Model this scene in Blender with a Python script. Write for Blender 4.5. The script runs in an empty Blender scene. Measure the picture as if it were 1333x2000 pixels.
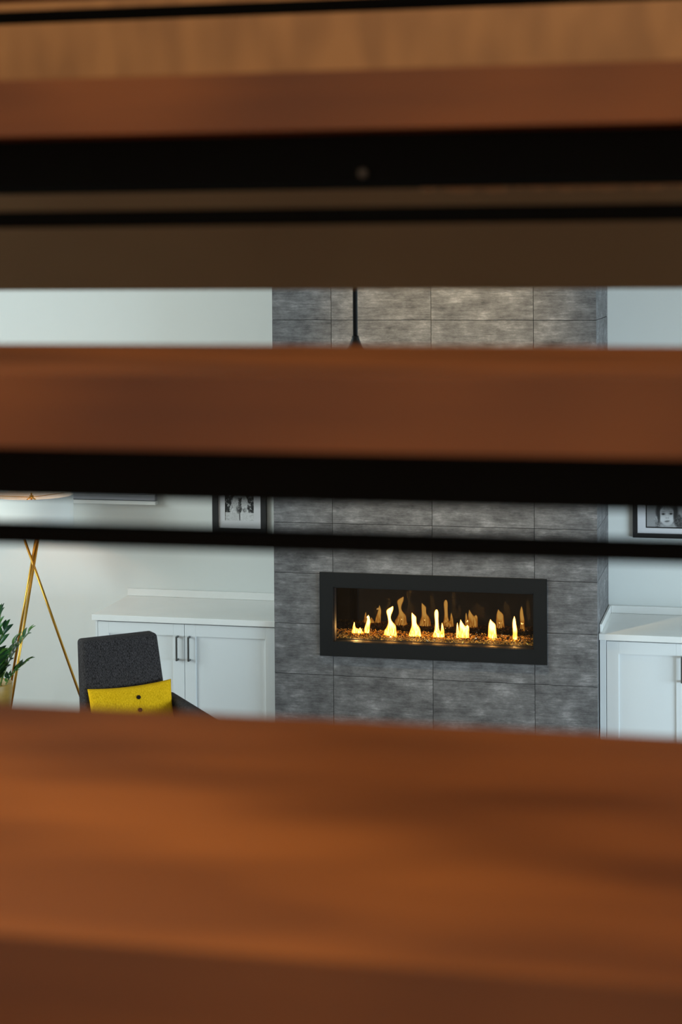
import bpy, bmesh, math, random
import numpy as np
from mathutils import Vector, Matrix
random.seed(7)
S = bpy.context.scene
COL = S.collection
PI = math.pi

# ------------------------------------------------------------------ camera
CX, CY, EYE = 2.6249, -11.0235, 3.1138
yaw, pitch, roll = -.2284, .019, -.0067
cy_, sy_, cp_, sp_ = math.cos(yaw), math.sin(yaw), math.cos(pitch), math.sin(pitch)
r0 = Vector((cy_, -sy_, 0)); f0 = Vector((sy_, cy_, 0)); u0 = Vector((0, 0, 1))
FW = f0*cp_ - u0*sp_; UP = f0*sp_ + u0*cp_
RT = r0*math.cos(roll) + UP*math.sin(roll); UU = -r0*math.sin(roll) + UP*math.cos(roll)
cam = bpy.data.cameras.new('camera'); co = bpy.data.objects.new('camera', cam); COL.objects.link(co)
M = Matrix((RT, UU, -FW)).transposed().to_4x4(); M.translation = (CX, CY, EYE); co.matrix_world = M
cam.sensor_fit = 'VERTICAL'; cam.sensor_height = 36; cam.sensor_width = 24
cam.lens = 3664.26/2000*36; cam.shift_y = -423.15/2000
cam.clip_start = .02; cam.clip_end = 100
cam.dof.use_dof = True; cam.dof.focus_distance = 11.2; cam.dof.aperture_fstop = 8.0
S.camera = co

# ------------------------------------------------------------------ world, lights, exposure
S.view_settings.view_transform = 'Standard'; S.view_settings.look = 'None'
S.view_settings.gamma = 1; S.view_settings.use_curve_mapping = False
S.view_settings.exposure = 0.0
w = bpy.data.worlds.new('sky'); S.world = w; w.use_nodes = True
wb = w.node_tree.nodes['Background']; wb.inputs[0].default_value = (.62, .78, .9, 1); wb.inputs[1].default_value = .8
def area(name, loc, target, sx, sy, power, col):
    l = bpy.data.lights.new(name, 'AREA'); l.shape = 'RECTANGLE'; l.size = sx; l.size_y = sy
    l.energy = power; l.color = col
    o = bpy.data.objects.new(name, l); COL.objects.link(o); o.location = loc
    o.rotation_euler = (Vector(target)-Vector(loc)).to_track_quat('-Z', 'Y').to_euler()
    return o
area('daylight_right_window', (5.9, -3.0, .95), (0, -3.0, .95), 4.2, 1.3, 360, (.66, .87, 1.0))
area('daylight_left_window', (-6.4, -4.2, 2.6), (0, -4.2, 2.2), 5.0, 3.4, 480, (.85, 1.0, 1.0))
area('hall_ceiling_light', (2.2, -11.3, 5.4), (2.25, -9.9, 3.1), .9, .6, 58, (1.0, .78, .50))
def spot(name, loc, target, power, col, size, blend=.8, r=.04):
    l = bpy.data.lights.new(name, 'SPOT'); l.energy = power; l.color = col; l.spot_size = size; l.spot_blend = blend; l.shadow_soft_size = r
    o = bpy.data.objects.new(name, l); COL.objects.link(o); o.location = loc
    o.rotation_euler = (Vector(target)-Vector(loc)).to_track_quat('-Z', 'Y').to_euler()
    return o

# ------------------------------------------------------------------ materials
def lin(c):
    return tuple(((x/255)/12.92 if x/255 <= .04045 else ((x/255+.055)/1.055)**2.4) for x in c) + (1,)
def mat(name, col, rough=.6, metal=0, spec=.5, bump=None, var=None, coat=0):
    """col sRGB 0..255. var=(scale,(sx,sy,sz),amount) tonal variation; bump=(scale,strength)"""
    m = bpy.data.materials.new(name); m.use_nodes = True; nt = m.node_tree; b = nt.nodes['Principled BSDF']
    b.inputs['Base Color'].default_value = lin(col); b.inputs['Roughness'].default_value = rough
    b.inputs['Metallic'].default_value = metal; b.inputs['Specular IOR Level'].default_value = spec
    if coat: b.inputs['Coat Weight'].default_value = coat; b.inputs['Coat Roughness'].default_value = .2
    tc = nt.nodes.new('ShaderNodeTexCoord')
    if var:
        mp = nt.nodes.new('ShaderNodeMapping'); mp.inputs['Scale'].default_value = var[1]
        n = nt.nodes.new('ShaderNodeTexNoise'); n.inputs['Scale'].default_value = var[0]; n.inputs['Detail'].default_value = 6; n.inputs['Roughness'].default_value = .65
        nt.links.new(tc.outputs['Object'], mp.inputs[0]); nt.links.new(mp.outputs[0], n.inputs['Vector'])
        rp = nt.nodes.new('ShaderNodeValToRGB'); c = lin(col); a = var[2]
        rp.color_ramp.elements[0].position = .3; rp.color_ramp.elements[1].position = .7
        rp.color_ramp.elements[0].color = tuple(x*(1-a) for x in c[:3])+(1,)
        rp.color_ramp.elements[1].color = tuple(min(1, x*(1+a)) for x in c[:3])+(1,)
        nt.links.new(n.outputs['Fac'], rp.inputs[0]); nt.links.new(rp.outputs[0], b.inputs['Base Color'])
    if bump:
        n2 = nt.nodes.new('ShaderNodeTexNoise'); n2.inputs['Scale'].default_value = bump[0]; n2.inputs['Detail'].default_value = 4
        bp = nt.nodes.new('ShaderNodeBump'); bp.inputs['Strength'].default_value = bump[1]; bp.inputs['Distance'].default_value = .01
        nt.links.new(tc.outputs['Object'], n2.inputs['Vector']); nt.links.new(n2.outputs['Fac'], bp.inputs['Height']); nt.links.new(bp.outputs[0], b.inputs['Normal'])
    return m
M_wall = mat('painted_plaster', (225, 228, 226), .85, bump=(9, .12))
M_ceil = mat('ceiling_paint', (200, 198, 192), .9)
M_floor = mat('oak_floor', (120, 88, 60), .5, var=(6, (.4, 6, 1), .3))
M_white = mat('cabinet_paint', (226, 229, 230), .42, spec=.4)
M_top = mat('white_quartz', (240, 240, 238), .22, var=(3, (1, 1, 1), .03))
M_grout = mat('grout', (52, 52, 50), .9)
M_gap = mat('shadow_gap', (22, 22, 22), .9)
M_nickel = mat('brushed_nickel', (120, 124, 124), .35, metal=1)
M_black = mat('black_metal', (20, 21, 22), .5, metal=0, spec=.35, bump=(120, .08))
M_steel = mat('black_steel', (32, 32, 30), .9, spec=0)
M_brass = mat('brushed_brass', (196, 150, 66), .28, metal=1)
M_frame = mat('black_wood_frame', (20, 20, 22), .5)
M_mat = mat('paper_mat', (215, 214, 218), .8)
M_charcoal = mat('black_detail', (14, 14, 16), .6)

def tile_mat():
    m = bpy.data.materials.new('concrete_look_porcelain'); m.use_nodes = True; nt = m.node_tree; b = nt.nodes['Principled BSDF']
    L = nt.links.new
    tc = nt.nodes.new('ShaderNodeTexCoord'); oi = nt.nodes.new('ShaderNodeObjectInfo')
    add = nt.nodes.new('ShaderNodeVectorMath'); add.operation = 'ADD'
    sc = nt.nodes.new('ShaderNodeVectorMath'); sc.operation = 'SCALE'; sc.inputs['Scale'].default_value = 37
    cmb = nt.nodes.new('ShaderNodeCombineXYZ')
    for i in range(3): L(oi.outputs['Random'], cmb.inputs[i])
    L(cmb.outputs[0], sc.inputs[0]); L(tc.outputs['Object'], add.inputs[0]); L(sc.outputs[0], add.inputs[1])
    def noise(scale, vec, det=8, rg=.7):
        mp = nt.nodes.new('ShaderNodeMapping'); mp.inputs['Scale'].default_value = vec
        n = nt.nodes.new('ShaderNodeTexNoise'); n.inputs['Scale'].default_value = scale; n.inputs['Detail'].default_value = det; n.inputs['Roughness'].default_value = rg
        L(add.outputs[0], mp.inputs[0]); L(mp.outputs[0], n.inputs['Vector']); return n
    n1 = noise(6, (1, 1, 1.6), 9, .72); n2 = noise(9, (.8, .8, 9), 8, .8); n3 = noise(110, (.4, .4, 2.5), 3, .7)
    m1 = nt.nodes.new('ShaderNodeMath'); m1.operation = 'MULTIPLY_ADD'; L(n2.outputs['Fac'], m1.inputs[0]); m1.inputs[1].default_value = .75; L(n1.outputs['Fac'], m1.inputs[2])
    m2 = nt.nodes.new('ShaderNodeMath'); m2.operation = 'MULTIPLY_ADD'; L(n3.outputs['Fac'], m2.inputs[0]); m2.inputs[1].default_value = .25; L(m1.outputs[0], m2.inputs[2])
    mr = nt.nodes.new('ShaderNodeMapRange'); mr.inputs[1].default_value = .72; mr.inputs[2].default_value = 1.28; L(m2.outputs[0], mr.inputs[0])
    rp = nt.nodes.new('ShaderNodeValToRGB'); e = rp.color_ramp.elements
    e[0].position = 0; e[0].color = lin((58, 57, 58)); e[1].position = 1; e[1].color = lin((160, 157, 158))
    x = e.new(.3); x.color = lin((90, 88, 89)); x = e.new(.62); x.color = lin((116, 114, 115))
    L(mr.outputs[0], rp.inputs[0]); L(rp.outputs[0], b.inputs['Base Color']); b.inputs['Roughness'].default_value = .62; b.inputs['Specular IOR Level'].default_value = .3
    return m
M_tile = tile_mat()

def wood_mat(name, base, rough, patch, seed=0, fine=.12, coat=.0, spec=.5, vec=(.8, 1.9, 1), sc=7):
    """board wood: long fine grain along X plus broad tonal patches"""
    m = bpy.data.materials.new(name); m.use_nodes = True; nt = m.node_tree; b = nt.nodes['Principled BSDF']; L = nt.links.new
    tc = nt.nodes.new('ShaderNodeTexCoord')
    def n(scale, vec, det, loc):
        mp = nt.nodes.new('ShaderNodeMapping'); mp.inputs['Scale'].default_value = vec; mp.inputs['Location'].default_value = loc
        t = nt.nodes.new('ShaderNodeTexNoise'); t.inputs['Scale'].default_value = scale; t.inputs['Detail'].default_value = det
        L(tc.outputs['Object'], mp.inputs[0]); L(mp.outputs[0], t.inputs['Vector']); return t
    a = n(sc, vec, 1, (seed, 0, 0)); g = n(60, (.06, 1, 1), 4, (0, seed, 0))
    mx = nt.nodes.new('ShaderNodeMath'); mx.operation = 'MULTIPLY_ADD'; L(g.outputs['Fac'], mx.inputs[0]); mx.inputs[1].default_value = fine*2; L(a.outputs['Fac'], mx.inputs[2])
    rp = nt.nodes.new('ShaderNodeValToRGB'); e = rp.color_ramp.elements; c = lin(base)
    e[0].position = .38+fine; e[0].color = tuple(v*(1-patch) for v in c[:3])+(1,)
    e[1].position = .62+fine; e[1].color = (min(1, c[0]*(1+patch)), min(1, c[1]*(1+patch*1.25)), min(1, c[2]*(1+patch*1.25)), 1)
    L(mx.outputs[0], rp.inputs[0]); L(rp.outputs[0], b.inputs['Base Color'])
    b.inputs['Roughness'].default_value = rough; b.inputs['Coat Weight'].default_value = coat; b.inputs['Coat Roughness'].default_value = .25
    b.inputs['Specular IOR Level'].default_value = spec
    return m
M_tread = wood_mat('stained_tread_wood', (116, 62, 24), .40, .26, 2.3, spec=.55)
M_landing = wood_mat('panel_wood', (172, 120, 74), .55, .13, 5.1, vec=(2.0, 1, .8), sc=8, fine=.01)  # upright patches paint in the light streaks falling between balusters
M_header = wood_mat('shaded_board_wood', (166, 128, 92), .7, .05, 1.1, fine=.03)

def fabric(name, c1, c2, scale=320, bump=.3):
    m = bpy.data.materials.new(name); m.use_nodes = True; nt = m.node_tree; b = nt.nodes['Principled BSDF']; L = nt.links.new
    tc = nt.nodes.new('ShaderNodeTexCoord'); mp = nt.nodes.new('ShaderNodeMapping'); mp.inputs['Scale'].default_value = (1, 1, .25)
    t = nt.nodes.new('ShaderNodeTexNoise'); t.inputs['Scale'].default_value = scale; t.inputs['Detail'].default_value = 3
    L(tc.outputs['Object'], mp.inputs[0]); L(mp.outputs[0], t.inputs['Vector'])
    rp = nt.nodes.new('ShaderNodeValToRGB'); e = rp.color_ramp.elements; e[0].position = .38; e[1].position = .66; e[0].color = lin(c1); e[1].color = lin(c2)
    L(t.outputs['Fac'], rp.inputs[0]); L(rp.outputs[0], b.inputs['Base Color']); b.inputs['Roughness'].default_value = .95; b.inputs['Specular IOR Level'].default_value = .15
    bp = nt.nodes.new('ShaderNodeBump'); bp.inputs['Strength'].default_value = bump; bp.inputs['Distance'].default_value = .003
    L(t.outputs['Fac'], bp.inputs['Height']); L(bp.outputs[0], b.inputs['Normal'])
    return m
M_grey = fabric('charcoal_tweed', (34, 32, 32), (82, 78, 80), 330)
M_yellow = fabric('mustard_linen', (222, 168, 6), (255, 206, 36), 300)

def emit_mat(name, col, strength):
    m = bpy.data.materials.new(name); m.use_nodes = True; nt = m.node_tree; nt.nodes.clear()
    o = nt.nodes.new('ShaderNodeOutputMaterial'); e = nt.nodes.new('ShaderNodeEmission'); e.inputs[0].default_value = col; e.inputs[1].default_value = strength
    nt.links.new(e.outputs[0], o.inputs[0]); return m
def glass_mat(name, refl=.08, rough=.02, tint=(1, 1, 1, 1)):
    m = bpy.data.materials.new(name); m.use_nodes = True; nt = m.node_tree; nt.nodes.clear(); L = nt.links.new
    o = nt.nodes.new('ShaderNodeOutputMaterial'); mx = nt.nodes.new('ShaderNodeMixShader'); t = nt.nodes.new('ShaderNodeBsdfTransparent'); g = nt.nodes.new('ShaderNodeBsdfGlossy')
    t.inputs[0].default_value = tint; g.inputs['Roughness'].default_value = rough; mx.inputs[0].default_value = refl
    L(t.outputs[0], mx.inputs[1]); L(g.outputs[0], mx.inputs[2]); L(mx.outputs[0], o.inputs[0]); return m
M_glass = glass_mat('clear_glass', .05)
M_fireglass = glass_mat('fireplace_glass', .03)
M_blackglass = mat('black_mirror_glass', (2, 2, 2), .04, spec=.5)
M_blackglass.node_tree.nodes['Principled BSDF'].inputs['IOR'].default_value = 1.6

# ------------------------------------------------------------------ mesh helpers
def link(o, parent=None):
    COL.objects.link(o)
    if parent: o.parent = parent
    return o
def obj(name, bm, m, parent=None, smooth=False, loc=None):
    me = bpy.data.meshes.new(name); bmesh.ops.recalc_face_normals(bm, faces=bm.faces); bm.to_mesh(me); bm.free()
    ms = m if isinstance(m, (list, tuple)) else [m]
    for x in ms: me.materials.append(x)
    if smooth:
        for p in me.polygons: p.use_smooth = True
    o = bpy.data.objects.new(name, me)
    if loc: o.location = loc
    return link(o, parent)
def thing(name, label, cat, loc=(0, 0, 0), rotz=0, group=None):
    o = bpy.data.objects.new(name, None); o.empty_display_size = .1; COL.objects.link(o); o.location = loc; o.rotation_euler = (0, 0, rotz)
    o['label'] = label; o['category'] = cat
    if group: o['group'] = group
    return o
def tag(o, label, cat, group=None):
    o['label'] = label; o['category'] = cat
    if group: o['group'] = group
    return o
def struct(name, bm, m, label=None):
    o = obj(name, bm, m); o['kind'] = 'structure'
    if label: o['label'] = label
    return o
def box(bm, x0, x1, y0, y1, z0, z1, bev=0, seg=2, mi=0):
    r = bmesh.ops.create_cube(bm, size=1)
    for v in r['verts']:
        v.co = Vector((x0+(v.co.x+.5)*(x1-x0), y0+(v.co.y+.5)*(y1-y0), z0+(v.co.z+.5)*(z1-z0)))
    fs = list({f for v in r['verts'] for f in v.link_faces})
    for f in fs: f.material_index = mi
    if bev:
        es = list({e for v in r['verts'] for e in v.link_edges})
        bmesh.ops.bevel(bm, geom=es, offset=bev, segments=seg, profile=.5, affect='EDGES')
def B(x0, x1, y0, y1, z0, z1, bev=0, seg=2):
    bm = bmesh.new(); box(bm, x0, x1, y0, y1, z0, z1, bev, seg); return bm
def tube(bm, p, q, r, n=14, r2=None):
    p, q = Vector(p), Vector(q); d = q-p; r2 = r if r2 is None else r2
    res = bmesh.ops.create_cone(bm, cap_ends=True, segments=n, radius1=r, radius2=r2, depth=d.length)
    R = d.to_track_quat('Z', 'Y').to_matrix().to_4x4(); R.translation = (p+q)/2
    bmesh.ops.transform(bm, matrix=R, verts=res['verts'])
def lathe(bm, prof, n=40, c=(0, 0, 0), closed=False):
    rings = []
    for (r, z) in prof:
        rings.append([bm.verts.new((c[0]+r*math.cos(2*PI*i/n), c[1]+r*math.sin(2*PI*i/n), c[2]+z)) for i in range(n)] if r > 1e-6 else [bm.verts.new((c[0], c[1], c[2]+z))])
    pairs = list(zip(rings, rings[1:])) + ([(rings[-1], rings[0])] if closed else [])
    for a, b in pairs:
        for i in range(n):
            j = (i+1) % n
            if len(a) > 1 and len(b) > 1: bm.faces.new((a[i], a[j], b[j], b[i]))
            elif len(a) > 1: bm.faces.new((a[i], a[j], b[0]))
            elif len(b) > 1: bm.faces.new((a[0], b[j], b[i]))

# ------------------------------------------------------------------ room shell
YB = .75; ZC = 5.6; XW0, XW1, YF = -6.0, 5.5, -14.0
struct('floor', B(XW0, XW1, YF, YB, -.1, 0), M_floor)
struct('ceiling', B(XW0-.2, XW1+.2, YF-.2, YB+.2, ZC, ZC+.15), M_ceil)
struct('wall_back', B(XW0-.2, XW1+.2, YB, YB+.2, 0, ZC), M_wall)
struct('wall_front', B(XW0-.2, XW1+.2, YF-.2, YF, 0, ZC), M_wall)
def wall_x(name, xa, xb, ya, yb, za, zb):
    bm = bmesh.new()
    box(bm, xa, xb, YF, ya, 0, ZC); box(bm, xa, xb, yb, YB, 0, ZC)
    box(bm, xa, xb, ya, yb, 0, za); box(bm, xa, xb, ya, yb, zb, ZC)
    return struct(name, bm, M_wall)
wall_x('wall_right', XW1, XW1+.2, -5.2, -.9, .3, 1.6)
wall_x('wall_left', XW0-.2, XW0, -6.7, -1.7, .9, 4.3)
def window(name, x, ya, yb, za, zb, n):
    fr = bmesh.new(); t = .06
    box(fr, x-.04, x+.04, ya, ya+t, za, zb); box(fr, x-.04, x+.04, yb-t, yb, za, zb)
    box(fr, x-.04, x+.04, ya+t, yb-t, za, za+t); box(fr, x-.04, x+.04, ya+t, yb-t, zb-t, zb)
    st = (yb-ya)/n
    for i in range(1, n): box(fr, x-.035, x+.035, ya+i*st-.03, ya+i*st+.03, za+t, zb-t)
    o = obj(name, fr, M_white); o['kind'] = 'structure'
    for i in range(n):
        obj('pane', B(x-.005, x+.005, ya+i*st+.06, ya+(i+1)*st-.06, za+t, zb-t), M_glass, o)
window('window_1', XW1+.1, -5.2, -.9, .3, 1.6, 3)
window('window_2', XW0-.1, -6.7, -1.7, .9, 4.3, 3)
struct('baseboard_back', B(XW0, -1.6, YB-.018, YB, 0, .09, .004), M_white)

# ------------------------------------------------------------------ chimney breast with single tiles
XL, XR = -.3706, 1.5949; TW, TH = .613, .308; Z0 = 2.75
HX0, HX1, HZ0, HZ1 = -.05, 1.27, .745, 1.19          # hole for the firebox
bm = bmesh.new(); c = .012
box(bm, XL, HX0-.1, c, YB, 0, ZC); box(bm, HX1+.1, XR-c, c, YB, 0, ZC)
box(bm, HX0-.1, HX1+.1, c, YB, 0, HZ0-.02); box(bm, HX0-.1, HX1+.1, c, YB, HZ1+.03, ZC); box(bm, HX0-.1, HX1+.1, .42, YB, HZ0-.02, HZ1+.03)
chim = struct('wall_chimney_breast', bm, M_grout, 'chimney breast clad in large grey concrete-look tiles around the fireplace')
g = .0016
def rects(x0, x1, z0, z1):
    if x1 <= HX0 or x0 >= HX1 or z1 <= HZ0 or z0 >= HZ1: return [(x0, x1, z0, z1)]
    out = []
    if x0 < HX0: out.append((x0, HX0, z0, z1))
    if x1 > HX1: out.append((HX1, x1, z0, z1))
    a, b = max(x0, HX0), min(x1, HX1)
    if z0 < HZ0: out.append((a, b, z0, HZ0))
    if z1 > HZ1: out.append((a, b, HZ1, z1))
    return out
cols = [(XL, 0), (0, TW), (TW, 2*TW), (2*TW, XR)]
for k in range(-10, 10):
    zt = Z0-k*TH; zb = zt-TH
    zt, zb = min(zt, ZC), max(zb, 0)
    if zt-zb < .02: continue
    for (a, b) in cols:
        rs = rects(a+g, b-(g if b < XR-.01 else 0), zb+g, zt-g)
        if not rs: continue
        bm = bmesh.new()
        dz = random.uniform(0, .0006)
        for (x0, x1, z0, z1) in rs: box(bm, x0, x1, 0-dz, c, z0, z1)
        obj('tile', bm, M_tile, chim)
    for (ya, yb) in ((c, c+.52), (c+.52, YB)):            # returns on the right flank
        obj('tile', B(XR-c, XR, ya+g, yb-g, zb+g, zt-g), M_tile, chim)

# ------------------------------------------------------------------ linear gas fireplace
fp = thing('gas_fireplace', 'wide linear gas fireplace with black metal surround set in grey tiles', 'fireplace', (.61, 0, .7))
def loc_to(parent, o):
    o.parent = parent; o.matrix_parent_inverse = Matrix.Translation(-Vector(parent.location)); return o
def fpart(name, bm, m, parent=None, smooth=False):
    o = obj(name, bm, m, None, smooth)
    if parent is None: return loc_to(fp, o)
    o.parent = parent; return o
ox0, ox1, oz0, oz1 = -.080, 1.300, .714, 1.222
ix0, ix1, iz0, iz1 = .003, 1.222, .803, 1.134
bm = bmesh.new(); y0, y1 = -.016, -.001
box(bm, ox0, ix0, y0, y1, oz0, oz1); box(bm, ix1, ox1, y0, y1, oz0, oz1)
box(bm, ix0, ix1, y0, y1, oz0, iz0); box(bm, ix0, ix1, y0, y1, iz1, oz1)
fpart('surround', bm, M_black)
bm = bmesh.new(); t = .006                              # returns of the opening
box(bm, ix0, ix0+t, -.001, .05, iz0, iz1); box(bm, ix1-t, ix1, -.001, .05, iz0, iz1)
box(bm, ix0, ix1, -.001, .05, iz0-.004, iz0+.002); box(bm, ix0, ix1, -.001, .05, iz1-t, iz1)
fpart('inner_trim', bm, M_frame)
fx0, fx1, fz0, fz1, fy1 = -.12, 1.34, .775, 1.20, .345
fpart('back_panel', B(fx0, fx1, fy1, fy1+.01, fz0, fz1), M_blackglass)
bm = bmesh.new()
box(bm, fx0-.01, fx0, .05, fy1, fz0, fz1); box(bm, fx1, fx1+.01, .05, fy1, fz0, fz1)
box(bm, fx0, fx1, .05, fy1, fz1, fz1+.01); box(bm, fx0, fx1, .05, fy1, fz0-.01, fz0)
fpart('firebox', bm, M_blackglass)
bm = bmesh.new(); box(bm, fx0, fx1, .052, .062, fz0, .808); box(bm, fx0, fx1, .062, fy1, fz0, .803)
fpart('burner_tray', bm, M_charcoal)
fpart('front_glass', B(ix0-.02, ix1+.02, .030, .034, iz0+.003, iz1+.02), M_fireglass)
# crushed amber glass
m = bpy.data.materials.new('amber_crushed_glass'); m.use_nodes = True; nt = m.node_tree; b = nt.nodes['Principled BSDF']
gi = nt.nodes.new('ShaderNodeNewGeometry'); rp = nt.nodes.new('ShaderNodeValToRGB'); e = rp.color_ramp.elements
e[0].color = lin((130, 88, 30)); e[1].color = lin((255, 222, 120)); x = e.new(.5); x.color = lin((226, 164, 66))
nt.links.new(gi.outputs['Random Per Island'], rp.inputs[0]); nt.links.new(rp.outputs[0], b.inputs['Base Color'])
b.inputs['Roughness'].default_value = .12; b.inputs['Specular IOR Level'].default_value = .9
M_chips = m
bm = bmesh.new(); rnd = random.Random(3)
for i in range(3600):
    cx = rnd.uniform(fx0+.02, fx1-.02); cyy = rnd.uniform(.068, fy1-.01); s = rnd.uniform(.0035, .0085)
    cz = .806+rnd.uniform(0, .010)+.004*math.sin(cx*17)*math.sin(cyy*40)
    vs = [bm.verts.new((cx+rnd.uniform(-s, s), cyy+rnd.uniform(-s, s), cz+rnd.uniform(-s, s)*.8)) for _ in range(4)]
    for t3 in ((0, 1, 2), (0, 2, 3), (0, 3, 1), (1, 3, 2)): bm.faces.new([vs[q] for q in t3])
me_o = fpart('crushed_glass_bed', bm, M_chips); me_o['kind'] = 'stuff'
# flame material
m = bpy.data.materials.new('flame'); m.use_nodes = True; nt = m.node_tree; nt.nodes.clear(); L = nt.links.new
out = nt.nodes.new('ShaderNodeOutputMaterial'); mx = nt.nodes.new('ShaderNodeMixShader'); tr = nt.nodes.new('ShaderNodeBsdfTransparent'); em = nt.nodes.new('ShaderNodeEmission')
lw = nt.nodes.new('ShaderNodeLayerWeight'); lw.inputs[0].default_value = .5
tc = nt.nodes.new('ShaderNodeTexCoord'); sep = nt.nodes.new('ShaderNodeSeparateXYZ'); L(tc.outputs['Object'], sep.inputs[0])
mp = nt.nodes.new('ShaderNodeMapping'); mp.inputs['Scale'].default_value = (1, 1, .12); ns = nt.nodes.new('ShaderNodeTexNoise'); ns.inputs['Scale'].default_value = 160; ns.inputs['Detail'].default_value = 2
L(tc.outputs['Object'], mp.inputs[0]); L(mp.outputs[0], ns.inputs['Vector'])
hz = nt.nodes.new('ShaderNodeMapRange'); hz.inputs[1].default_value = .820; hz.inputs[2].default_value = .895; L(sep.outputs['Z'], hz.inputs[0])
# heat = (1-facing) * (noise at foot -> solid above)
inv = nt.nodes.new('ShaderNodeMath'); inv.operation = 'SUBTRACT'; inv.inputs[0].default_value = 1; L(lw.outputs['Facing'], inv.inputs[1])
nb = nt.nodes.new('ShaderNodeMapRange'); nb.inputs[1].default_value = .35; nb.inputs[2].default_value = .62; L(ns.outputs['Fac'], nb.inputs[0])
mxx = nt.nodes.new('ShaderNodeMath'); mxx.operation = 'MAXIMUM'; L(nb.outputs[0], mxx.inputs[0]); L(hz.outputs[0], mxx.inputs[1])
ht = nt.nodes.new('ShaderNodeMath'); ht.operation = 'MULTIPLY'; L(inv.outputs[0], ht.inputs[0]); L(mxx.outputs[0], ht.inputs[1])
rp = nt.nodes.new('ShaderNodeValToRGB'); e = rp.color_ramp.elements
e[0].position = 0; e[0].color = (.6, .06, .003, 1); e[1].position = .8; e[1].color = (1, .50, .10, 1)
x = e.new(.2); x.color = (1, .20, .008, 1); x = e.new(.5); x.color = (1, .36, .04, 1)
L(ht.outputs[0], rp.inputs[0]); L(rp.outputs[0], em.inputs[0])
st = nt.nodes.new('ShaderNodeMapRange'); st.inputs[1].default_value = 0; st.inputs[2].default_value = .8; st.inputs[3].default_value = .8; st.inputs[4].default_value = 8.5; L(ht.outputs[0], st.inputs[0]); L(st.outputs[0], em.inputs[1])
al = nt.nodes.new('ShaderNodeMapRange'); al.inputs[1].default_value = .0; al.inputs[2].default_value = .5; L(ht.outputs[0], al.inputs[0])
L(al.outputs[0], mx.inputs[0]); L(tr.outputs[0], mx.inputs[1]); L(em.outputs[0], mx.inputs[2]); L(mx.outputs[0], out.inputs[0])
M_flame = m
FL = [[[(0.1099,0.0372,0.823),(0.1086,0.0332,0.8359),(0.106,0.0279,0.8436),(0.0922,0.0125,0.8483),(0.0888,0.008,0.8586),(0.0897,0.0051,0.8717),(0.0906,0.0016,0.8847)],[(0.1266,0.0221,0.8236),(0.1272,0.0146,0.8366),(0.1265,0.0085,0.8455),(0.1274,0.0029,0.8523)],[(0.168,0.0172,0.8252),(0.1692,0.0178,0.8409),(0.1725,0.0162,0.8618),(0.1777,0.0127,0.8828),(0.1808,0.0093,0.9037),(0.1803,0.0056,0.9193),(0.1796,0.0016,0.9312)]],[[(0.3171,0.043,0.8164),(0.3159,0.0401,0.8309),(0.317,0.0369,0.8465),(0.3227,0.0298,0.8623),(0.3252,0.0258,0.8779),(0.3213,0.0166,0.8882),(0.3161,0.0113,0.8983),(0.3112,0.0084,0.9137),(0.3094,0.0092,0.9292),(0.3098,0.0142,0.9448),(0.3114,0.02,0.9604),(0.3147,0.0211,0.9709),(0.3213,0.0145,0.9815),(0.3314,0.0034,0.9907)]],[[(0.4701,0.0406,0.8172),(0.471,0.0362,0.8369),(0.473,0.0301,0.8577),(0.4725,0.0254,0.8706),(0.471,0.0218,0.8783),(0.4656,0.0147,0.8884),(0.4641,0.0142,0.909),(0.464,0.0149,0.9245),(0.4633,0.0142,0.9374),(0.456,0.0058,0.9475),(0.4526,0.0018,0.9551)]],[[(0.6136,0.0388,0.8179),(0.6161,0.0343,0.8328),(0.6068,0.0199,0.8472),(0.6054,0.0134,0.8668),(0.6056,0.0105,0.8964),(0.6043,0.011,0.9259),(0.6034,0.0129,0.9554),(0.6035,0.0119,0.9702),(0.6041,0.0065,0.98)],[(0.635,0.0184,0.8188),(0.6391,0.0124,0.8386),(0.6402,0.0104,0.8583),(0.6398,0.007,0.878),(0.6384,0.0035,0.8927),(0.6379,0.001,0.9006)]],[[(0.7362,0.013,0.8189),(0.7347,0.0104,0.8419),(0.7336,0.008,0.8625),(0.7326,0.0054,0.883),(0.732,0.0016,0.9036)],[(0.7719,0.0332,0.8203),(0.7733,0.0319,0.8434),(0.7739,0.0308,0.8589),(0.7737,0.03,0.8692),(0.7725,0.0287,0.8794),(0.7604,0.0161,0.8892),(0.7579,0.0124,0.8994),(0.7548,0.0062,0.9121),(0.7526,0.0013,0.9239)],[(0.7903,0.015,0.8595),(0.7911,0.0132,0.875),(0.7925,0.0109,0.8853),(0.7938,0.0039,0.8925)]],[[(0.9454,0.0283,0.8235),(0.9455,0.0267,0.845),(0.9451,0.0252,0.8655),(0.9449,0.0234,0.8859),(0.9447,0.0216,0.9013),(0.9437,0.0195,0.9089),(0.9407,0.0144,0.9165),(0.9364,0.0069,0.924),(0.9346,0.0015,0.9327)]],[[(1.0833,0.0148,0.8212),(1.0842,0.0136,0.8504),(1.0836,0.0138,0.8759),(1.0811,0.0123,0.8962),(1.0792,0.0107,0.9166),(1.0793,0.0092,0.9319),(1.0796,0.0059,0.9447),(1.0799,0.0015,0.9564)]]]
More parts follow.
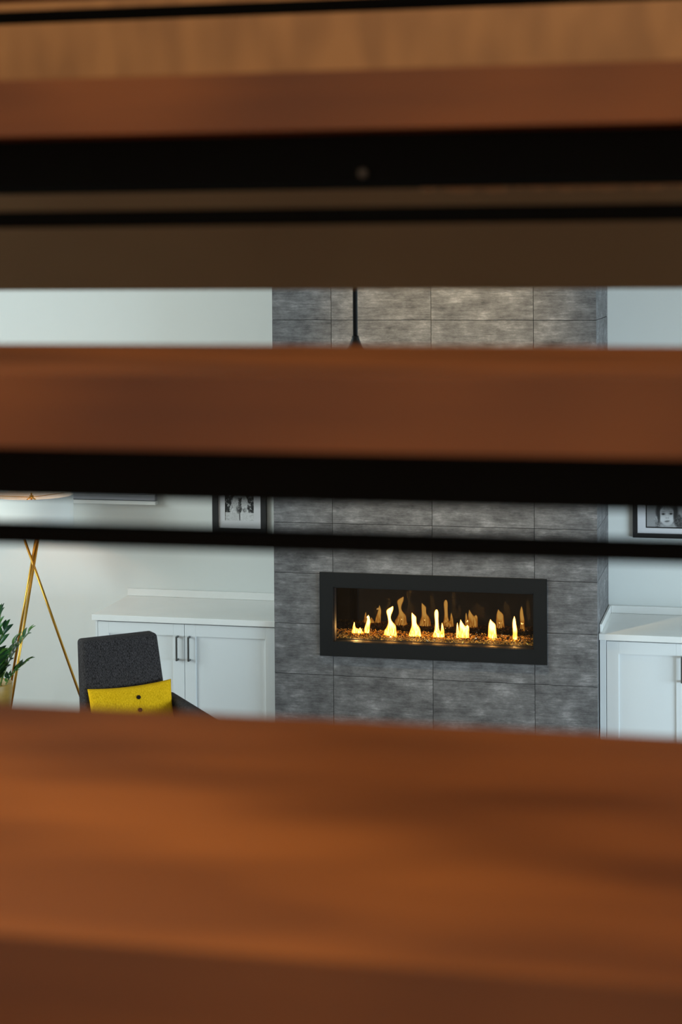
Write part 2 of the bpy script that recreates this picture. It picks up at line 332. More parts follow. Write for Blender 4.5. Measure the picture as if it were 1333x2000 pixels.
for tongues in FL:
    bm = bmesh.new()
    for rows in tongues:
        rows = list(rows)
        # resample smoothly
        zs = np.array([r[2] for r in rows]); cs = np.array([r[0] for r in rows]); ws = np.array([r[1] for r in rows])
        zz = np.linspace(zs[0], zs[-1], 26); cc = np.interp(zz, zs, cs); hw = np.interp(zz, zs, ws)
        for _ in range(2):
            cc[1:-1] = (cc[:-2]+2*cc[1:-1]+cc[2:])/4; hw[1:-1] = (hw[:-2]+2*hw[1:-1]+hw[2:])/4
        prof = []; n = 20
        for i in range(26):
            dep = min(.02, max(.0015, hw[i]*.75))
            prof.append([bm.verts.new((cc[i]+hw[i]*math.cos(2*PI*q/n), .18+dep*math.sin(2*PI*q/n), zz[i])) for q in range(n)])
        for a, b2 in zip(prof, prof[1:]):
            for q in range(n):
                bm.faces.new((a[q], a[(q+1) % n], b2[(q+1) % n], b2[q]))
        top = bm.verts.new((cc[-1], .18, zz[-1]+.004))
        for q in range(n): bm.faces.new((prof[-1][q], prof[-1][(q+1) % n], top))
    fpart('flame', bm, M_flame, None, True)
    gl = bpy.data.lights.new('flame_glow', 'POINT'); gl.energy = .8; gl.color = (1, .55, .16); gl.shadow_soft_size = .008
    go = bpy.data.objects.new('flame_glow', gl); COL.objects.link(go); loc_to(fp, go); go.location = (tongues[0][len(tongues[0])//3][0], .18, .855)

# ------------------------------------------------------------------ cabinets either side
CF = .076                                                # door faces
def cabinet(name, label, x0, x1, doors, handles, left_open):
    t = thing(name, label, 'cabinet', ((x0+x1)/2, .4, 0))
    P = lambda n, bm, m, par=None: (loc_to(t, obj(n, bm, m)) if par is None else obj(n, bm, m, par))
    P('body', B(x0+.008, x1, CF+.022, YB-.003, .1, .858), M_white)
    P('toe_kick', B(x0+.02, x1, CF+.08, CF+.1, 0, .1), M_charcoal)
    for (a, b), h in zip(doors, handles):
        bm = bmesh.new(); z0, z1 = .115, .852; s = .072
        box(bm, a, a+s, CF, CF+.02, z0, z1, .0012, 1); box(bm, b-s, b, CF, CF+.02, z0, z1, .0012, 1)
        box(bm, a+s, b-s, CF, CF+.02, z1-s, z1); box(bm, a+s, b-s, CF, CF+.02, z0, z0+s)
        d = P('door', bm, M_white)
        obj('door_panel', B(a+s, b-s, CF+.011, CF+.019, z0+s, z1-s), M_white, d)
        if h is not None:
            bm = bmesh.new()
            for zz in (.777, .634): box(bm, h-.005, h+.005, CF-.03, CF, zz-.006, zz+.006)
            box(bm, h-.006, h+.006, CF-.036, CF-.026, .628, .783, .003)
            obj('handle', bm, M_nickel, d)
    return t, P
t, P = cabinet('base_cabinet', 'white two-door shaker cabinet behind the grey armchair, left of the chimney', -1.556, XL-.002,
               [(-1.540, -.972), (-.969, -.378)], [-1.013, -.936], True)
P('side_panel', B(-1.556, -1.543, CF+.002, CF+.022, .1, .858), M_white)
t, P = cabinet('base_cabinet', 'white shaker cabinet right of the chimney, below the child portrait', XR+.006, 3.0,
               [(1.641, 2.118), (2.121, 2.62)], [2.080, 2.165], False)
P('filler_stile', B(XR+.006, 1.638, CF+.0, CF+.022, .1, .858, .001, 1), M_white)
def worktop(label, x0, x1, splash_l):
    t = thing('worktop', label, 'countertop', ((x0+x1)/2, .4, .86))
    P = lambda n, bm: loc_to(t, obj(n, bm, M_top))
    P('slab', B(x0, x1, CF-.018, YB-.002, .8605, .897, .002, 2))
    P('backsplash', B(x0 if not splash_l else x0+.0145, x1, YB-.022, YB-.002, .8975, .945, .002, 2))
    if splash_l: P('side_splash', B(x0, x0+.014, CF+.03, YB-.002, .8975, .945, .002, 2))
worktop('white stone worktop on the two-door cabinet left of the chimney', -1.575, XL-.001, False)
worktop('white stone worktop with side splash right of the chimney', XR+.003, 3.0, True)

# ------------------------------------------------------------------ framed photographs (flat prints painted on a grid)
def ell(U, V, cx, cy, rx, ry, ang=0, soft=.12):
    c_, s_ = math.cos(ang), math.sin(ang); x = (U-cx)*c_+(V-cy)*s_; y = -(U-cx)*s_+(V-cy)*c_
    d = np.sqrt((x/rx)**2+(y/ry)**2); return np.clip((1+soft-d)/(2*soft), 0, 1)
def vn(U, V, sc, seed):                                  # smooth value noise
    r = np.random.RandomState(seed); G = r.rand(64, 64); x = (U*sc) % 62; y = (V*sc) % 62; i = x.astype(int); j = y.astype(int); fx, fy = x-i, y-j
    fx = fx*fx*(3-2*fx); fy = fy*fy*(3-2*fy)
    return (G[i, j]*(1-fx)+G[i+1, j]*fx)*(1-fy)+(G[i, j+1]*(1-fx)+G[i+1, j+1]*fx)*fy
def lay(I, m_, v): return I*(1-m_)+v*m_
def print_mesh(name, x0, x1, y, z0, z1, I, parent):
    ny, nx = I.shape
    me = bpy.data.meshes.new(name)
    xs = np.linspace(x0, x1, nx); zs = np.linspace(z0, z1, ny)
    vv = [(a, y, b) for b in zs for a in xs]; ff = [(r*nx+q, r*nx+q+1, (r+1)*nx+q+1, (r+1)*nx+q) for r in range(ny-1) for q in range(nx-1)]
    me.from_pydata(vv, [], ff); ca = me.color_attributes.new('print', 'FLOAT_COLOR', 'POINT')
    L_ = np.clip(I, 0, 1)**2.2; arr = np.stack([L_, L_, L_*1.02, np.ones_like(L_)], -1).astype(np.float32).ravel(); ca.data.foreach_set('color', arr)
    mt = bpy.data.materials.new('printed_photograph'); mt.use_nodes = True; n_ = mt.node_tree; at = n_.nodes.new('ShaderNodeVertexColor'); at.layer_name = 'print'
    bs = n_.nodes['Principled BSDF']; bs.inputs['Roughness'].default_value = .6; n_.links.new(at.outputs[0], bs.inputs['Base Color'])
    me.materials.append(mt); o = bpy.data.objects.new(name, me); link(o, parent); return o
def child(nx, ny):
    V, U = np.meshgrid(np.linspace(0, 1, ny)*1.25+.15, np.linspace(0, 1, nx)*1, indexing='ij')   # V up, U right; units of picture width
    I = .50+.12*(1-V)+.05*U
    # dress and shoulders
    I = lay(I, ell(U, V, .50, -.10, .34, .27), .86)
    # hair mass behind with curls
    I = lay(I, ell(U, V, .47, .52, .255, .30), .16)
    I = lay(I, ell(U, V, .74, .30, .11, .17, .3, .2), .14+.25*vn(U, V, 60, 4))
    I = lay(I, ell(U, V, .27, .24, .065, .10, -.5, .2), .22+.4*vn(U, V, 60, 5))
    I = lay(I, ell(U, V, .22, .33, .06, .07, 0, .2), .45+.25*vn(U, V, 50, 6))
    # neck, collar line
    I = lay(I, ell(U, V, .50, .17, .11, .13), .60)
    I = lay(I, ell(U, V, .50, .03, .17, .12), .86)
    I = lay(I, ell(U, V, .51, .12, .13, .07), .66)
    # face
    I = lay(I, ell(U, V, .47, .42, .182, .235, .08, .07), .74)
    I = lay(I, ell(U, V, .37, .35, .07, .07, 0, .6), .80); I = lay(I, ell(U, V, .57, .36, .07, .07, 0, .6), .80)
    I = lay(I, ell(U, V, .50, .60, .16, .09, 0, .5)*.6, .62)
    for q in range(9):                                     # fringe and side locks
        I = lay(I, ell(U, V, .33+q*.038, .66, .012, .075+.01*(q % 3), .25-q*.06, .4)*.7, .30)
    I = lay(I, ell(U, V, .275, .46, .035, .20, .05, .3), .22); I = lay(I, ell(U, V, .665, .50, .04, .20, -.1, .3), .2)
    for ex in (.385, .565):
        ey = .455+(ex-.385)*.06
        I = lay(I, ell(U, V, ex, ey+.005, .050, .028, .05, .5)*.8, .42)
        I = lay(I, ell(U, V, ex, ey, .028, .017, .05, .3), .12)
        I = lay(I, ell(U, V, ex, ey+.055, .05, .010, .08, .5)*.6, .40)
    I = lay(I, ell(U, V, .475, .40, .022, .05, .05, .8)*.4, .86)
    I = lay(I, ell(U, V, .455, .365, .012, .010, 0, .5)*.7, .35); I = lay(I, ell(U, V, .497, .368, .012, .010, 0, .5)*.7, .35)
    I = lay(I, ell(U, V, .475, .290, .060, .014, .12, .35)*.85, .28); I = lay(I, ell(U, V, .475, .268, .04, .012, .1, .5)*.6, .52)
    return I
def couple(nx, ny):
    V, U = np.meshgrid(np.linspace(0, 1, ny)*1.3, np.linspace(0, 1, nx), indexing='ij')
    I = .10+.55*np.clip(vn(U, V, 34, 1)*vn(U, V, 17, 2)*2.6-.55, 0, 1)
    ground = np.clip((.27-V)/.03+.5, 0, 1); I = lay(I, ground, .70+.14*vn(U*.4, V, 40, 3))
    wob = .02*vn(U, V, 12, 8)
    for cx, wx, tone in ((.33, .18, .80), (.69, .155, .84)):
        I = lay(I, ell(U+wob*.6, V, cx, .03, wx, .44, 0, .08), tone)                  # skirts
        I = lay(I, ell(U+wob*.5, V, cx+(.03 if cx < .5 else -.01), .57, .115, .25, 0, .10), tone*.93)   # bodices
        I = lay(I, ell(U, V, cx+(.06 if cx < .5 else -.04), .82, .075, .12, 0, .2), .66)
        I = lay(I, ell(U, V, cx+(.07 if cx < .5 else -.05), 1.0, .085, .11, 0, .15), .30)
        I = lay(I, ell(U, V, cx+(.09 if cx < .5 else -.07), .99, .055, .08, 0, .15), .66)
    I = lay(I, ell(U, V, .22, .47, .035, .15, -.35, .3), .72); I = lay(I, ell(U, V, .82, .55, .035, .10, .9, .3), .70)
    I = lay(I, ell(U, V, .50, .80, .12, .05, .2, .3), .62)                            # linked arms
    I = lay(I, ell(U, V, .505, .12, .018, .20, .05, .5), .30)
    I = lay(I, ell(U, V, .47, .37, .075, .13, .1, .35), .14+.55*vn(U, V, 45, 9)**1.5); I = lay(I, ell(U, V, .68, .35, .075, .075, 0, .4), .26+.6*vn(U, V, 50, 10))
    for k_ in range(5): I = lay(I, ell(U, V, .24+.045*k_, .12, .006, .22, -.12+.05*k_, .6)*.5, .62); I = lay(I, ell(U, V, .60+.045*k_, .12, .006, .22, -.1+.05*k_, .6)*.5, .66)
    I += (vn(U, V, 40, 11)-.5)*.16*(1-ground*.5)
    return I
def picture(label, ox, ix, px, oz, iz, pz, keyline, painter):
    """o/i/p: (x0,x1)/(z0,z1) of the frame, the mat opening in the frame and the print"""
    t = thing('framed_photograph', label, 'picture', ((ox[0]+ox[1])/2, YB, oz[0]))
    bm = bmesh.new(); ya, yb = YB-.030, YB-.002
    box(bm, ox[0], ix[0], ya, yb, oz[0], oz[1]); box(bm, ix[1], ox[1], ya, yb, oz[0], oz[1])
    box(bm, ix[0], ix[1], ya, yb, oz[0], iz[0]); box(bm, ix[0], ix[1], ya, yb, iz[1], oz[1])
    loc_to(t, obj('frame', bm, M_frame))
    bm = bmesh.new(); ya, yb = YB-.017, YB-.014
    box(bm, ix[0], px[0], ya, yb, iz[0], iz[1]); box(bm, px[1], ix[1], ya, yb, iz[0], iz[1])
    box(bm, px[0], px[1], ya, yb, iz[0], pz[0]); box(bm, px[0], px[1], ya, yb, pz[1], iz[1])
    loc_to(t, obj('paper_mat', bm, M_mat))
    if keyline:
        k = keyline; bm = bmesh.new(); ya, yb = YB-.0168, YB-.0142
        box(bm, px[0], px[0]+k, ya, yb, pz[0], pz[1]); box(bm, px[1]-k, px[1], ya, yb, pz[0], pz[1])
        box(bm, px[0]+k, px[1]-k, ya, yb, pz[0], pz[0]+k); box(bm, px[0]+k, px[1]-k, ya, yb, pz[1]-k, pz[1])
        loc_to(t, obj('dark_inner_border', bm, M_charcoal)); px = (px[0]+k, px[1]-k); pz = (pz[0]+k, pz[1]-k)
    I = painter(120, int(120*(pz[1]-pz[0])/(px[1]-px[0])))
    o = print_mesh('photo_print', px[0], px[1], YB-.0135, pz[0], pz[1], I, None); loc_to(t, o)
    if painter is child: loc_to(t, obj('backing', B(ix[0], ix[1], YB-.013, YB-.003, iz[0], iz[1]), M_charcoal))
    else: loc_to(t, obj('backing', B(ix[0], ix[1], YB-.013, YB-.003, iz[0], iz[1]), M_charcoal))
picture('black-framed black and white photo of two people in light dresses, left of the chimney',
        (-.981, -.617), (-.943, -.653), (-.898, -.702), (1.327, 1.781), (1.364, 1.744), (1.414, 1.669), 0, couple)
picture('black-framed black and white portrait of a small child, right of the chimney',
        (1.749, 2.183), (1.778, 2.154), (1.828, 2.104), (1.374, 1.840), (1.401, 1.813), (1.435, 1.779), .007, child)
# wall mounted unit behind the lamp
t = thing('wall_unit', 'long pale grey wall-mounted unit with bright lower edge, beside the lamp shade', 'air conditioner', (-1.75, YB, 1.506))
loc_to(t, obj('housing', B(-2.15, -1.367, YB-.05, YB-.002, 1.535, 1.76, .004), mat('pale_grey_plastic', (178, 178, 186), .5)))
loc_to(t, obj('lower_edge', B(-2.15, -1.362, YB-.062, YB-.002, 1.508, 1.532, .002), M_top))
loc_to(t, obj('seam', B(-2.149, -1.370, YB-.0515, YB-.0495, 1.566, 1.570), M_white))

# ------------------------------------------------------------------ floor lamp
LX, LY = -2.05, .25
t = thing('floor_lamp', 'brass tripod floor lamp with a white drum shade in the left corner', 'floor lamp', (LX, LY, 0))
XC_, ZX = .012, 1.158
feet = [(.40*math.cos(math.radians(a)), .40*math.sin(math.radians(a))) for a in (23, 263, 143)]; offs = [(0, -.0), (.008, -.022), (-.026, .022)]
for (fx, fy), (ofx, ofy) in zip(feet, offs):
    bm = bmesh.new(); p = Vector((fx, fy, .004)); d = Vector((math.copysign(.006, fx)+XC_, 0, ZX))-p
    cxp = Vector((XC_+ofx, ofy, ZX)); q = p+(cxp-p)*(1.36/ZX)
    tube(bm, p, q, .0085, 16); obj('leg', bm, M_brass, t, True)
bm = bmesh.new(); tube(bm, (0, 0, 1.34), (0, 0, 1.60), .006); tube(bm, (0, 0, 1.372), (0, 0, 1.385), .08, 28); obj('lamp_stem', bm, M_brass, t, True)
bm = bmesh.new()                                          # spider fitter with harp and finial
for k in range(3):
    a = 2*PI*k/3+PI; tube(bm, (0, 0, 1.600), (.262*math.cos(a), .262*math.sin(a), 1.604), .0022, 8)
tube(bm, (0, 0, 1.596), (0, 0, 1.612), .014); tube(bm, (0, 0, 1.612), (0, 0, 1.628), .006)
for s in (-1, 1):
    pts = [(s*.008, 0, 1.598), (s*.03, 0, 1.585), (s*.045, 0, 1.55), (s*.05, 0, 1.48), (s*.03, 0, 1.42), (s*.008, 0, 1.405)]
    for a, b_ in zip(pts, pts[1:]): tube(bm, a, b_, .004, 8)
obj('shade_fitter', bm, M_brass, t, True)
m = bpy.data.materials.new('white_linen_shade'); m.use_nodes = True; nt = m.node_tree; nt.nodes.clear(); L = nt.links.new
out = nt.nodes.new('ShaderNodeOutputMaterial'); mx = nt.nodes.new('ShaderNodeMixShader'); d = nt.nodes.new('ShaderNodeBsdfDiffuse'); tl = nt.nodes.new('ShaderNodeBsdfTranslucent')
d.inputs[0].default_value = (.90, .92, .90, 1); tl.inputs[0].default_value = (.8, .72, .6, 1); mx.inputs[0].default_value = .12; L(d.outputs[0], mx.inputs[1]); L(tl.outputs[0], mx.inputs[2]); L(mx.outputs[0], out.inputs[0])
bm = bmesh.new(); R_ = .267; lathe(bm, [(R_, 1.368), (R_, 1.617), (R_-.003, 1.617), (R_-.003, 1.368)], 72, closed=True); obj('lamp_shade', bm, m, t, True)
bm = bmesh.new()
for zz in (1.368, 1.611): lathe(bm, [(R_+.0012, zz), (R_+.0012, zz+.006), (R_-.001, zz+.006), (R_-.001, zz)], 72, closed=True)
obj('shade_rim', bm, M_white, t, True)
bm = bmesh.new(); bmesh.ops.create_uvsphere(bm, u_segments=20, v_segments=12, radius=.03, matrix=Matrix.Translation((0, 0, 1.46))); tube(bm, (0, 0, 1.40), (0, 0, 1.44), .014)
obj('bulb', bm, emit_mat('warm_bulb', (1, .55, .28, 1), 8), t, True)
l = bpy.data.lights.new('lamp_bulb', 'POINT'); l.energy = 4; l.color = (1, .55, .3); l.shadow_soft_size = .03
lo = bpy.data.objects.new('lamp_bulb', l); COL.objects.link(lo); lo.parent = t; lo.location = (0, 0, 1.50)

# ------------------------------------------------------------------ armchair
ch = thing('armchair', 'charcoal tweed armchair with a tall reclined back, in front of the white cabinet', 'armchair', (-1.3046, -.9046, 0), math.atan2(.665, .737))
# local x along the back's top, -y forward
def pad(bm, x0, x1, y0, y1, z0, z1, bev, seg=3): box(bm, x0, x1, y0, y1, z0, z1, bev, seg)
bm = bmesh.new(); pad(bm, 0, .462, -.105, 0, .36, .95, .022, 4)
for v in bm.verts:
    k = (.95-v.co.z); v.co.y -= k*math.tan(math.radians(12)); f = (v.co.x-.231)/.231
    v.co.x += f*k*.055
    # gently crowned front
    if v.co.y < -.05-k*.21: v.co.y -= 0
bmesh.ops.subdivide_edges(bm, edges=[e for e in bm.edges if e.calc_length() > .2], cuts=3, use_grid_fill=True)
obj('backrest', bm, M_grey, ch, True)
bm = bmesh.new(); pad(bm, -.03, .492, -.80, -.20, .28, .41, .035, 4); obj('seat', bm, M_grey, ch, True)
for xa, xb, yb_ in ((-.085, -.032, -.24), (.494, .557, -.02)):
    bm = bmesh.new(); pad(bm, xa, xb, -.80, yb_, .20, .60, .02, 3)
    for v in bm.verts:
        if v.co.z > .45:
            if v.co.y < -.5: v.co.z -= (-.5-v.co.y)*.12
            if v.co.y > -.15: v.co.y -= .09
    obj('armrest', bm, M_grey, ch, True)
bm = bmesh.new(); pad(bm, -.03, .492, -.78, -.06, .20, .28, .01, 2); obj('seat_frame', bm, M_grey, ch)
M_leg = mat('walnut', (84, 56, 36), .45)
for x_ in (-.05, .51):
    for y_ in (-.74, -.08):
        bm = bmesh.new(); tube(bm, (x_, y_, 0), (x_, y_, .205), .012, 12, .02); obj('leg', bm, M_leg, ch)
# cushion (leans on the backrest)
def cushion(wd, ht, th, nx=40, nz=24):
    bm = bmesh.new(); G = {}
    for s in (-1, 1):
        for i in range(nx+1):
            for j in range(nz+1):
                u, v = i/nx*2-1, j/nz*2-1
                sx = 1-.045*(1-abs(v)**2.2)*0-.035*(1-v*v); sz = 1-.10*(1-u*u)
                prof = max(0, (1-abs(u)**2.6))**.5*max(0, (1-abs(v)**2.2))**.5
                y = s*th/2*prof + .003*math.sin(u*11+v*5)*prof
                if (abs(u) == 1 or abs(v) == 1):
                    if s == 1: G[(s, i, j)] = G[(-1, i, j)]; continue
                    y = 0
                G[(s, i, j)] = bm.verts.new((u*wd/2*sx, y, v*ht/2*sz))
        for i in range(nx):
            for j in range(nz):
                q = [G[(s, i, j)], G[(s, i+1, j)], G[(s, i+1, j+1)], G[(s, i, j+1)]]
                bm.faces.new(q if s == -1 else q[::-1])
    return bm
rz = math.atan2(.665, .737)
e_ = Vector((.737, .665, 0)); n_ = Vector((.665, -.737, 0)); A_ = Vector((-1.3046, -.9046, 0))
cpos = A_+e_*.243+n_*.248+Vector((0, 0, .552))
cu = thing('throw_pillow', 'mustard yellow lumbar cushion with dark buttons, on the grey armchair', 'cushion', cpos, rz)
cu.rotation_euler = (math.radians(-14), 0, rz)
obj('cover', cushion(.515, .30, .11), M_yellow, cu, True)
M_btn = mat('dark_brown_button', (30, 20, 18), .8, spec=.15)
for k in range(4):
    zz = .070-.072*k; bm = bmesh.new()
    yy = -.0555*max(0, 1-abs(zz/.15)**2.2)**.5
    tube(bm, (.026, yy-.006, zz), (.026, yy+.008, zz), .0115, 20); box(bm, .021, .031, yy-.0075, yy-.004, zz-.0025, zz+.0025)
    obj('button', bm, M_btn, cu)

# ------------------------------------------------------------------ plant in a pot on a small table
PXc, PYc, PZ = -1.80, -1.0, .44
t = thing('side_table', 'small round wooden side table carrying the potted plant, left of the armchair', 'side table', (PXc, PYc, 0))
bm = bmesh.new(); tube(bm, (0, 0, .415), (0, 0, .439), .20, 40); obj('table_top', bm, M_leg, t)
for k in range(3):
    a = 2*PI*k/3+.5; bm = bmesh.new(); tube(bm, (.15*math.cos(a), .15*math.sin(a), 0), (.10*math.cos(a), .10*math.sin(a), .416), .011, 12, .015); obj('leg', bm, M_leg, t)
t = thing('potted_plant', 'leafy green plant in a round tan ceramic pot at the left edge', 'potted plant', (PXc, PYc, PZ))
bm = bmesh.new(); lathe(bm, [(0, 0), (.098, 0), (.112, .06), (.128, .19), (.131, .247), (.129, .252), (.120, .252), (.117, .245), (.117, .21), (0, .21)], 48)
obj('pot', bm, mat('tan_ceramic', (172, 136, 60), .45, var=(9, (1, 1, 3), .15)), t, True)
bm = bmesh.new(); lathe(bm, [(0, .216), (.08, .218), (.1165, .212), (.1165, .205), (0, .205)], 32); obj('soil', bm, mat('potting_soil', (44, 34, 24), .95, bump=(60, .8)), t)
M_leafs = [mat('leaf_green_%s' % n, c_, .32, spec=.5) for n, c_ in (('dark', (26, 66, 40)), ('mid', (44, 92, 42)), ('fresh', (78, 128, 50)))]
M_stem = mat('plant_stem', (120, 146, 70), .5)
def leaf_mesh(nm, m):
    bm = bmesh.new(); N = 7; Lh = 1.0; rows = []
    for i in range(N+1):
        u = i/N; w_ = .20*math.sin(PI*min(1, u*.93+.04))**.8*(1-.25*u)
        if i == N: w_ = 0.004
        zc = .10*math.sin(u*PI); rows.append([bm.verts.new((-w_, u, zc+.05*w_/.2)), bm.verts.new((0, u, zc-.02)), bm.verts.new((w_, u, zc+.05*w_/.2))])
    for a, b_ in zip(rows, rows[1:]):
        bm.faces.new((a[0], a[1], b_[1], b_[0])); bm.faces.new((a[1], a[2], b_[2], b_[1]))
    me = bpy.data.meshes.new(nm); bm.to_mesh(me); bm.free(); me.materials.append(m)
    for p in me.polygons: p.use_smooth = True
    return me
leaf_meshes = [leaf_mesh('leaf', m_) for m_ in M_leafs]
prnd = random.Random(11)
# stems: (azimuth, lean, height/length)
stems = [((.09, -.02), (.235, -.03, .17), .0), ((.06, .0), (.15, .03, .27), 0), ((.05, -.05), (.11, -.10, .20), 0), ((.02, -.03), (.12, -.06, .36), .1), ((.0, .03), (.06, .03, .43), .2), ((-.03, 0), (-.03, 0, .44), 0),
         ((-.05, -.03), (-.17, -.05, .36), 0), ((-.06, .02), (-.27, .04, .27), 0), ((.04, .05), (.18, .14, .30), .1), ((.03, -.06), (.13, -.17, .25), 0), ((-.02, -.06), (-.07, -.18, .31), 0)]
for (bx, by), (tx, ty, tz), _ in stems:
    p0 = Vector((bx, by, .212)); p3 = Vector((tx, ty, .212+tz)); mid = Vector((bx*.7+tx*.3, by*.7+ty*.3, .212+tz*.62))
    def bz(u): return p0*(1-u)**2+mid*2*u*(1-u)+p3*u*u
    bm = bmesh.new(); N = 9
    for i in range(N): tube(bm, bz(i/N), bz((i+1)/N), .0045*(1-.6*i/N), 8, .0045*(1-.6*(i+1)/N))
    so = obj('stem', bm, M_stem, t, True)
    nl = 8
    for i in range(nl):
        u = .28+.72*i/(nl-1); pt = bz(u); tan = (bz(min(1, u+.02))-bz(u-.02)).normalized()
        side = tan.cross(Vector((0, 0, 1))); side = side.normalized() if side.length > .1 else Vector((1, 0, 0))
        side = (side+Vector((prnd.uniform(-.3, .3), prnd.uniform(-.3, .3), 0))).normalized()
        for s in (-1, 1):
            dr = (tan*(.6+.3*u)+side*s*(.95 if i < nl-1 else .25)+Vector((0, 0, .15))).normalized()
            z_ = side.cross(tan)*(.9)+dr.orthogonal()*.2; xx = dr.cross(z_).normalized(); z_ = xx.cross(dr).normalized()
            Lf = prnd.uniform(.070, .092)*(1 if 0 < i < nl-1 else .8)
            me = leaf_meshes[prnd.choice([0, 0, 1, 1, 2])]; lo = bpy.data.objects.new('leaf', me); COL.objects.link(lo); lo.parent = so
            Mx = Matrix((xx, dr, z_)).transposed().to_4x4(); Mx.translation = pt; lo.matrix_local = Mx @ Matrix.Diagonal((Lf, Lf, Lf, 1))

# ------------------------------------------------------------------ pendant lamp in mid room
t = thing('pendant_lamp', 'black pendant lamp on a thin black rod hanging before the chimney tiles', 'pendant lamp', (1.160, -4.5, ZC))
def zl(z): return z-ZC
bm = bmesh.new(); tube(bm, (0, 0, zl(2.83)), (0, 0, -.02), .0088, 16); obj('rod', bm, M_black, t, True)
bm = bmesh.new(); tube(bm, (0, 0, -.025), (0, 0, -.001), .06, 28); obj('ceiling_rose', bm, M_black, t)
bm = bmesh.new(); lathe(bm, [(0, zl(2.842)), (.012, zl(2.842)), (.013, zl(2.834)), (.024, zl(2.806)), (.034, zl(2.79)), (.036, zl(2.74)), (0, zl(2.74))], 32); obj('socket_cap', bm, M_black, t, True)
bm = bmesh.new(); lathe(bm, [(.034, zl(2.762)), (.10, zl(2.735)), (.165, zl(2.66)), (.18, zl(2.60)), (.177, zl(2.60)), (.162, zl(2.657)), (.098, zl(2.730)), (.034, zl(2.757))], 48, closed=True); obj('lamp_shade', bm, M_black, t, True)
bm = bmesh.new(); bmesh.ops.create_uvsphere(bm, u_segments=20, v_segments=12, radius=.035, matrix=Matrix.Translation((0, 0, zl(2.69)))); tube(bm, (0, 0, zl(2.745)), (0, 0, zl(2.71)), .016)
obj('bulb', bm, emit_mat('pendant_bulb', (1, .7, .42, 1), 10), t, True)
# recessed downlight grazing the chimney
def downlight(x, y, label, tgt, power, cone=34, col=(1, .74, .36)):
    t = thing('recessed_downlight', label, 'ceiling light', (x, y, ZC))  # name shared by the chimney downlight and the added unseen staircase spot
    bm = bmesh.new(); lathe(bm, [(.075, 0), (.075, -.006), (.055, -.006), (.05, -.001)], 32); obj('trim_ring', bm, M_white, t)
    bm = bmesh.new(); tube(bm, (0, 0, -.004), (0, 0, -.001), .05, 28); obj('lens', bm, emit_mat('warm_led', (1, .72, .42, 1), 6), t)
    spot('downlight_beam', (x, y, ZC-.03), tgt, power, col, math.radians(cone), 1.0)
downlight(.75, -1.3, 'round recessed ceiling light above the tiled chimney', (.72, 0, 2.78), 850)
downlight(2.18, -10.60, 'unseen ceiling spot added above the staircase to brighten the treads', (2.17, -10.50, 2.88), 280, 19, (1, .90, .50))  # added lamp, out of view: lifts the tread tops against their fronts

# ------------------------------------------------------------------ open-riser staircase
Y2, Z2, RUN, RISE, TT, TD = -10.1239, 3.0565, .2869, .18, .0380, .3247
SX0, SX1 = 1.72, 2.98
stair = thing('open_riser_staircase', 'open staircase of reddish brown wood treads on black steel, filling the foreground', 'staircase', (SX0, Y2-.2869*4, 0))
def sp(n, bm, m, smooth=False): return loc_to(stair, obj(n, bm, m, None, smooth))
for k in range(-3, 3):                                    # k=0 is the tread at eye level
    y = Y2+k*RUN; z = Z2+k*RISE
    o = obj('tread', B(0, SX1-SX0-.06, 0, TD, -TT, 0), M_tread); o.location = (SX0+.03, y, z)
    o.parent = stair; o.matrix_parent_inverse = Matrix.Translation(-Vector(stair.location))
    sp('support_plate', B(SX0+.03, SX1-.03, y+.045, y+(.20 if k < 2 else .072), z-.0695, z-TT-.0004), M_steel)
    sp('riser_bar', B(SX0+.03, SX1-.03, y+.062, y+.075, z-(.0985 if k < 2 else .0940), z-(.0868 if k < 2 else .0835), .0015), M_steel)
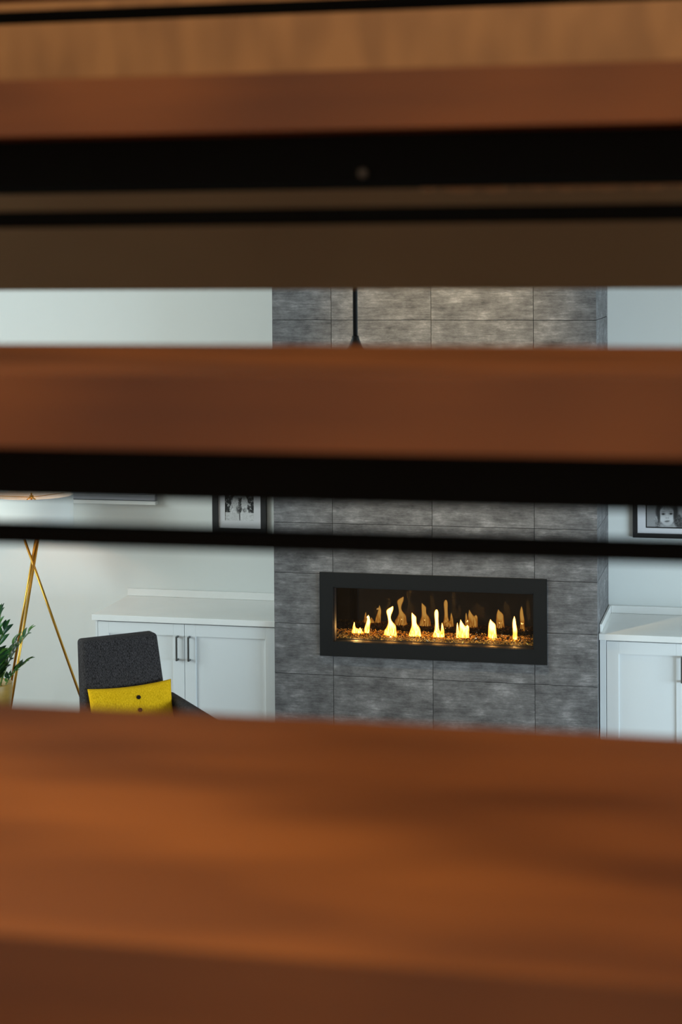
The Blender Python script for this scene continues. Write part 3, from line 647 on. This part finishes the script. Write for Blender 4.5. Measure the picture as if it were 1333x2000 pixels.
for xs in (SX0, SX1-.03):                                 # flat steel stringers
    bm = bmesh.new(); h = .14
    pa = [(Y2-3*RUN-.02, Z2-3*RISE-.02), (Y2+2*RUN+.30, Z2+2*RISE+.17)]
    vs = []
    for xx in (xs, xs+.03):
        vs.append([bm.verts.new((xx, pa[0][0], pa[0][1]-h)), bm.verts.new((xx, pa[1][0], pa[1][1]-h)), bm.verts.new((xx, pa[1][0], pa[1][1]+.03)), bm.verts.new((xx, pa[0][0], pa[0][1]+.03))])
    a, b_ = vs; bm.faces.new(a); bm.faces.new(b_)
    for q in range(4): bm.faces.new((a[q], a[(q+1) % 4], b_[(q+1) % 4], b_[q]))
    sp('stringer', bm, M_steel)
# rough glue line and a screw head under the upper tread
yk, zk = Y2+RUN+.20, Z2+RISE-.0695
M_glue = mat('brown_glue', (214, 170, 126), .8)
bm = bmesh.new(); grnd = random.Random(5); x = 2.372
while x < 2.58:
    r = grnd.choice([.0010, .0018, .0028, .0036]); bmesh.ops.create_icosphere(bm, subdivisions=2, radius=r, matrix=Matrix.Translation((x, yk-.010, zk-.0003)) @ Matrix.Diagonal((2.2, .5, 1, 1))); x += grnd.uniform(.002, .008)
sp('glue_line', bm, M_glue, True)['label'] = 'rough brown glue beads along the steel edge'
bm = bmesh.new(); tube(bm, (2.3545, yk-.158, 3.1717), (2.3545, yk-.154, 3.1717), .0028, 14); sp('screw', bm, mat('screw_brown', (120, 100, 84), .4, metal=.5))

# landing beyond the treads, level with the third tread, and the wood-clad wall at its far side
YL = -9.20; TOPL = Z2+RISE
land = obj('floor_landing', B(SX0-.6, SX1+.6, YL+.03, -8.2, 3.10, TOPL-.02), M_header); land['kind'] = 'structure'
obj('fascia_board', B(SX0-.6, SX1+.6, YL, YL+.0295, 3.0842, TOPL-.021, .0015, 1), M_header, land)
obj('landing_boards', B(SX0-.6, SX1+.6, YL-.005, -8.2, TOPL-.0195, TOPL, .002, 1), M_tread, land)
pw = obj('wall_landing', B(SX0-.6, SX1+.6, -8.235, -8.20, TOPL+.001, TOPL+1.1), M_header); pw['kind'] = 'structure'
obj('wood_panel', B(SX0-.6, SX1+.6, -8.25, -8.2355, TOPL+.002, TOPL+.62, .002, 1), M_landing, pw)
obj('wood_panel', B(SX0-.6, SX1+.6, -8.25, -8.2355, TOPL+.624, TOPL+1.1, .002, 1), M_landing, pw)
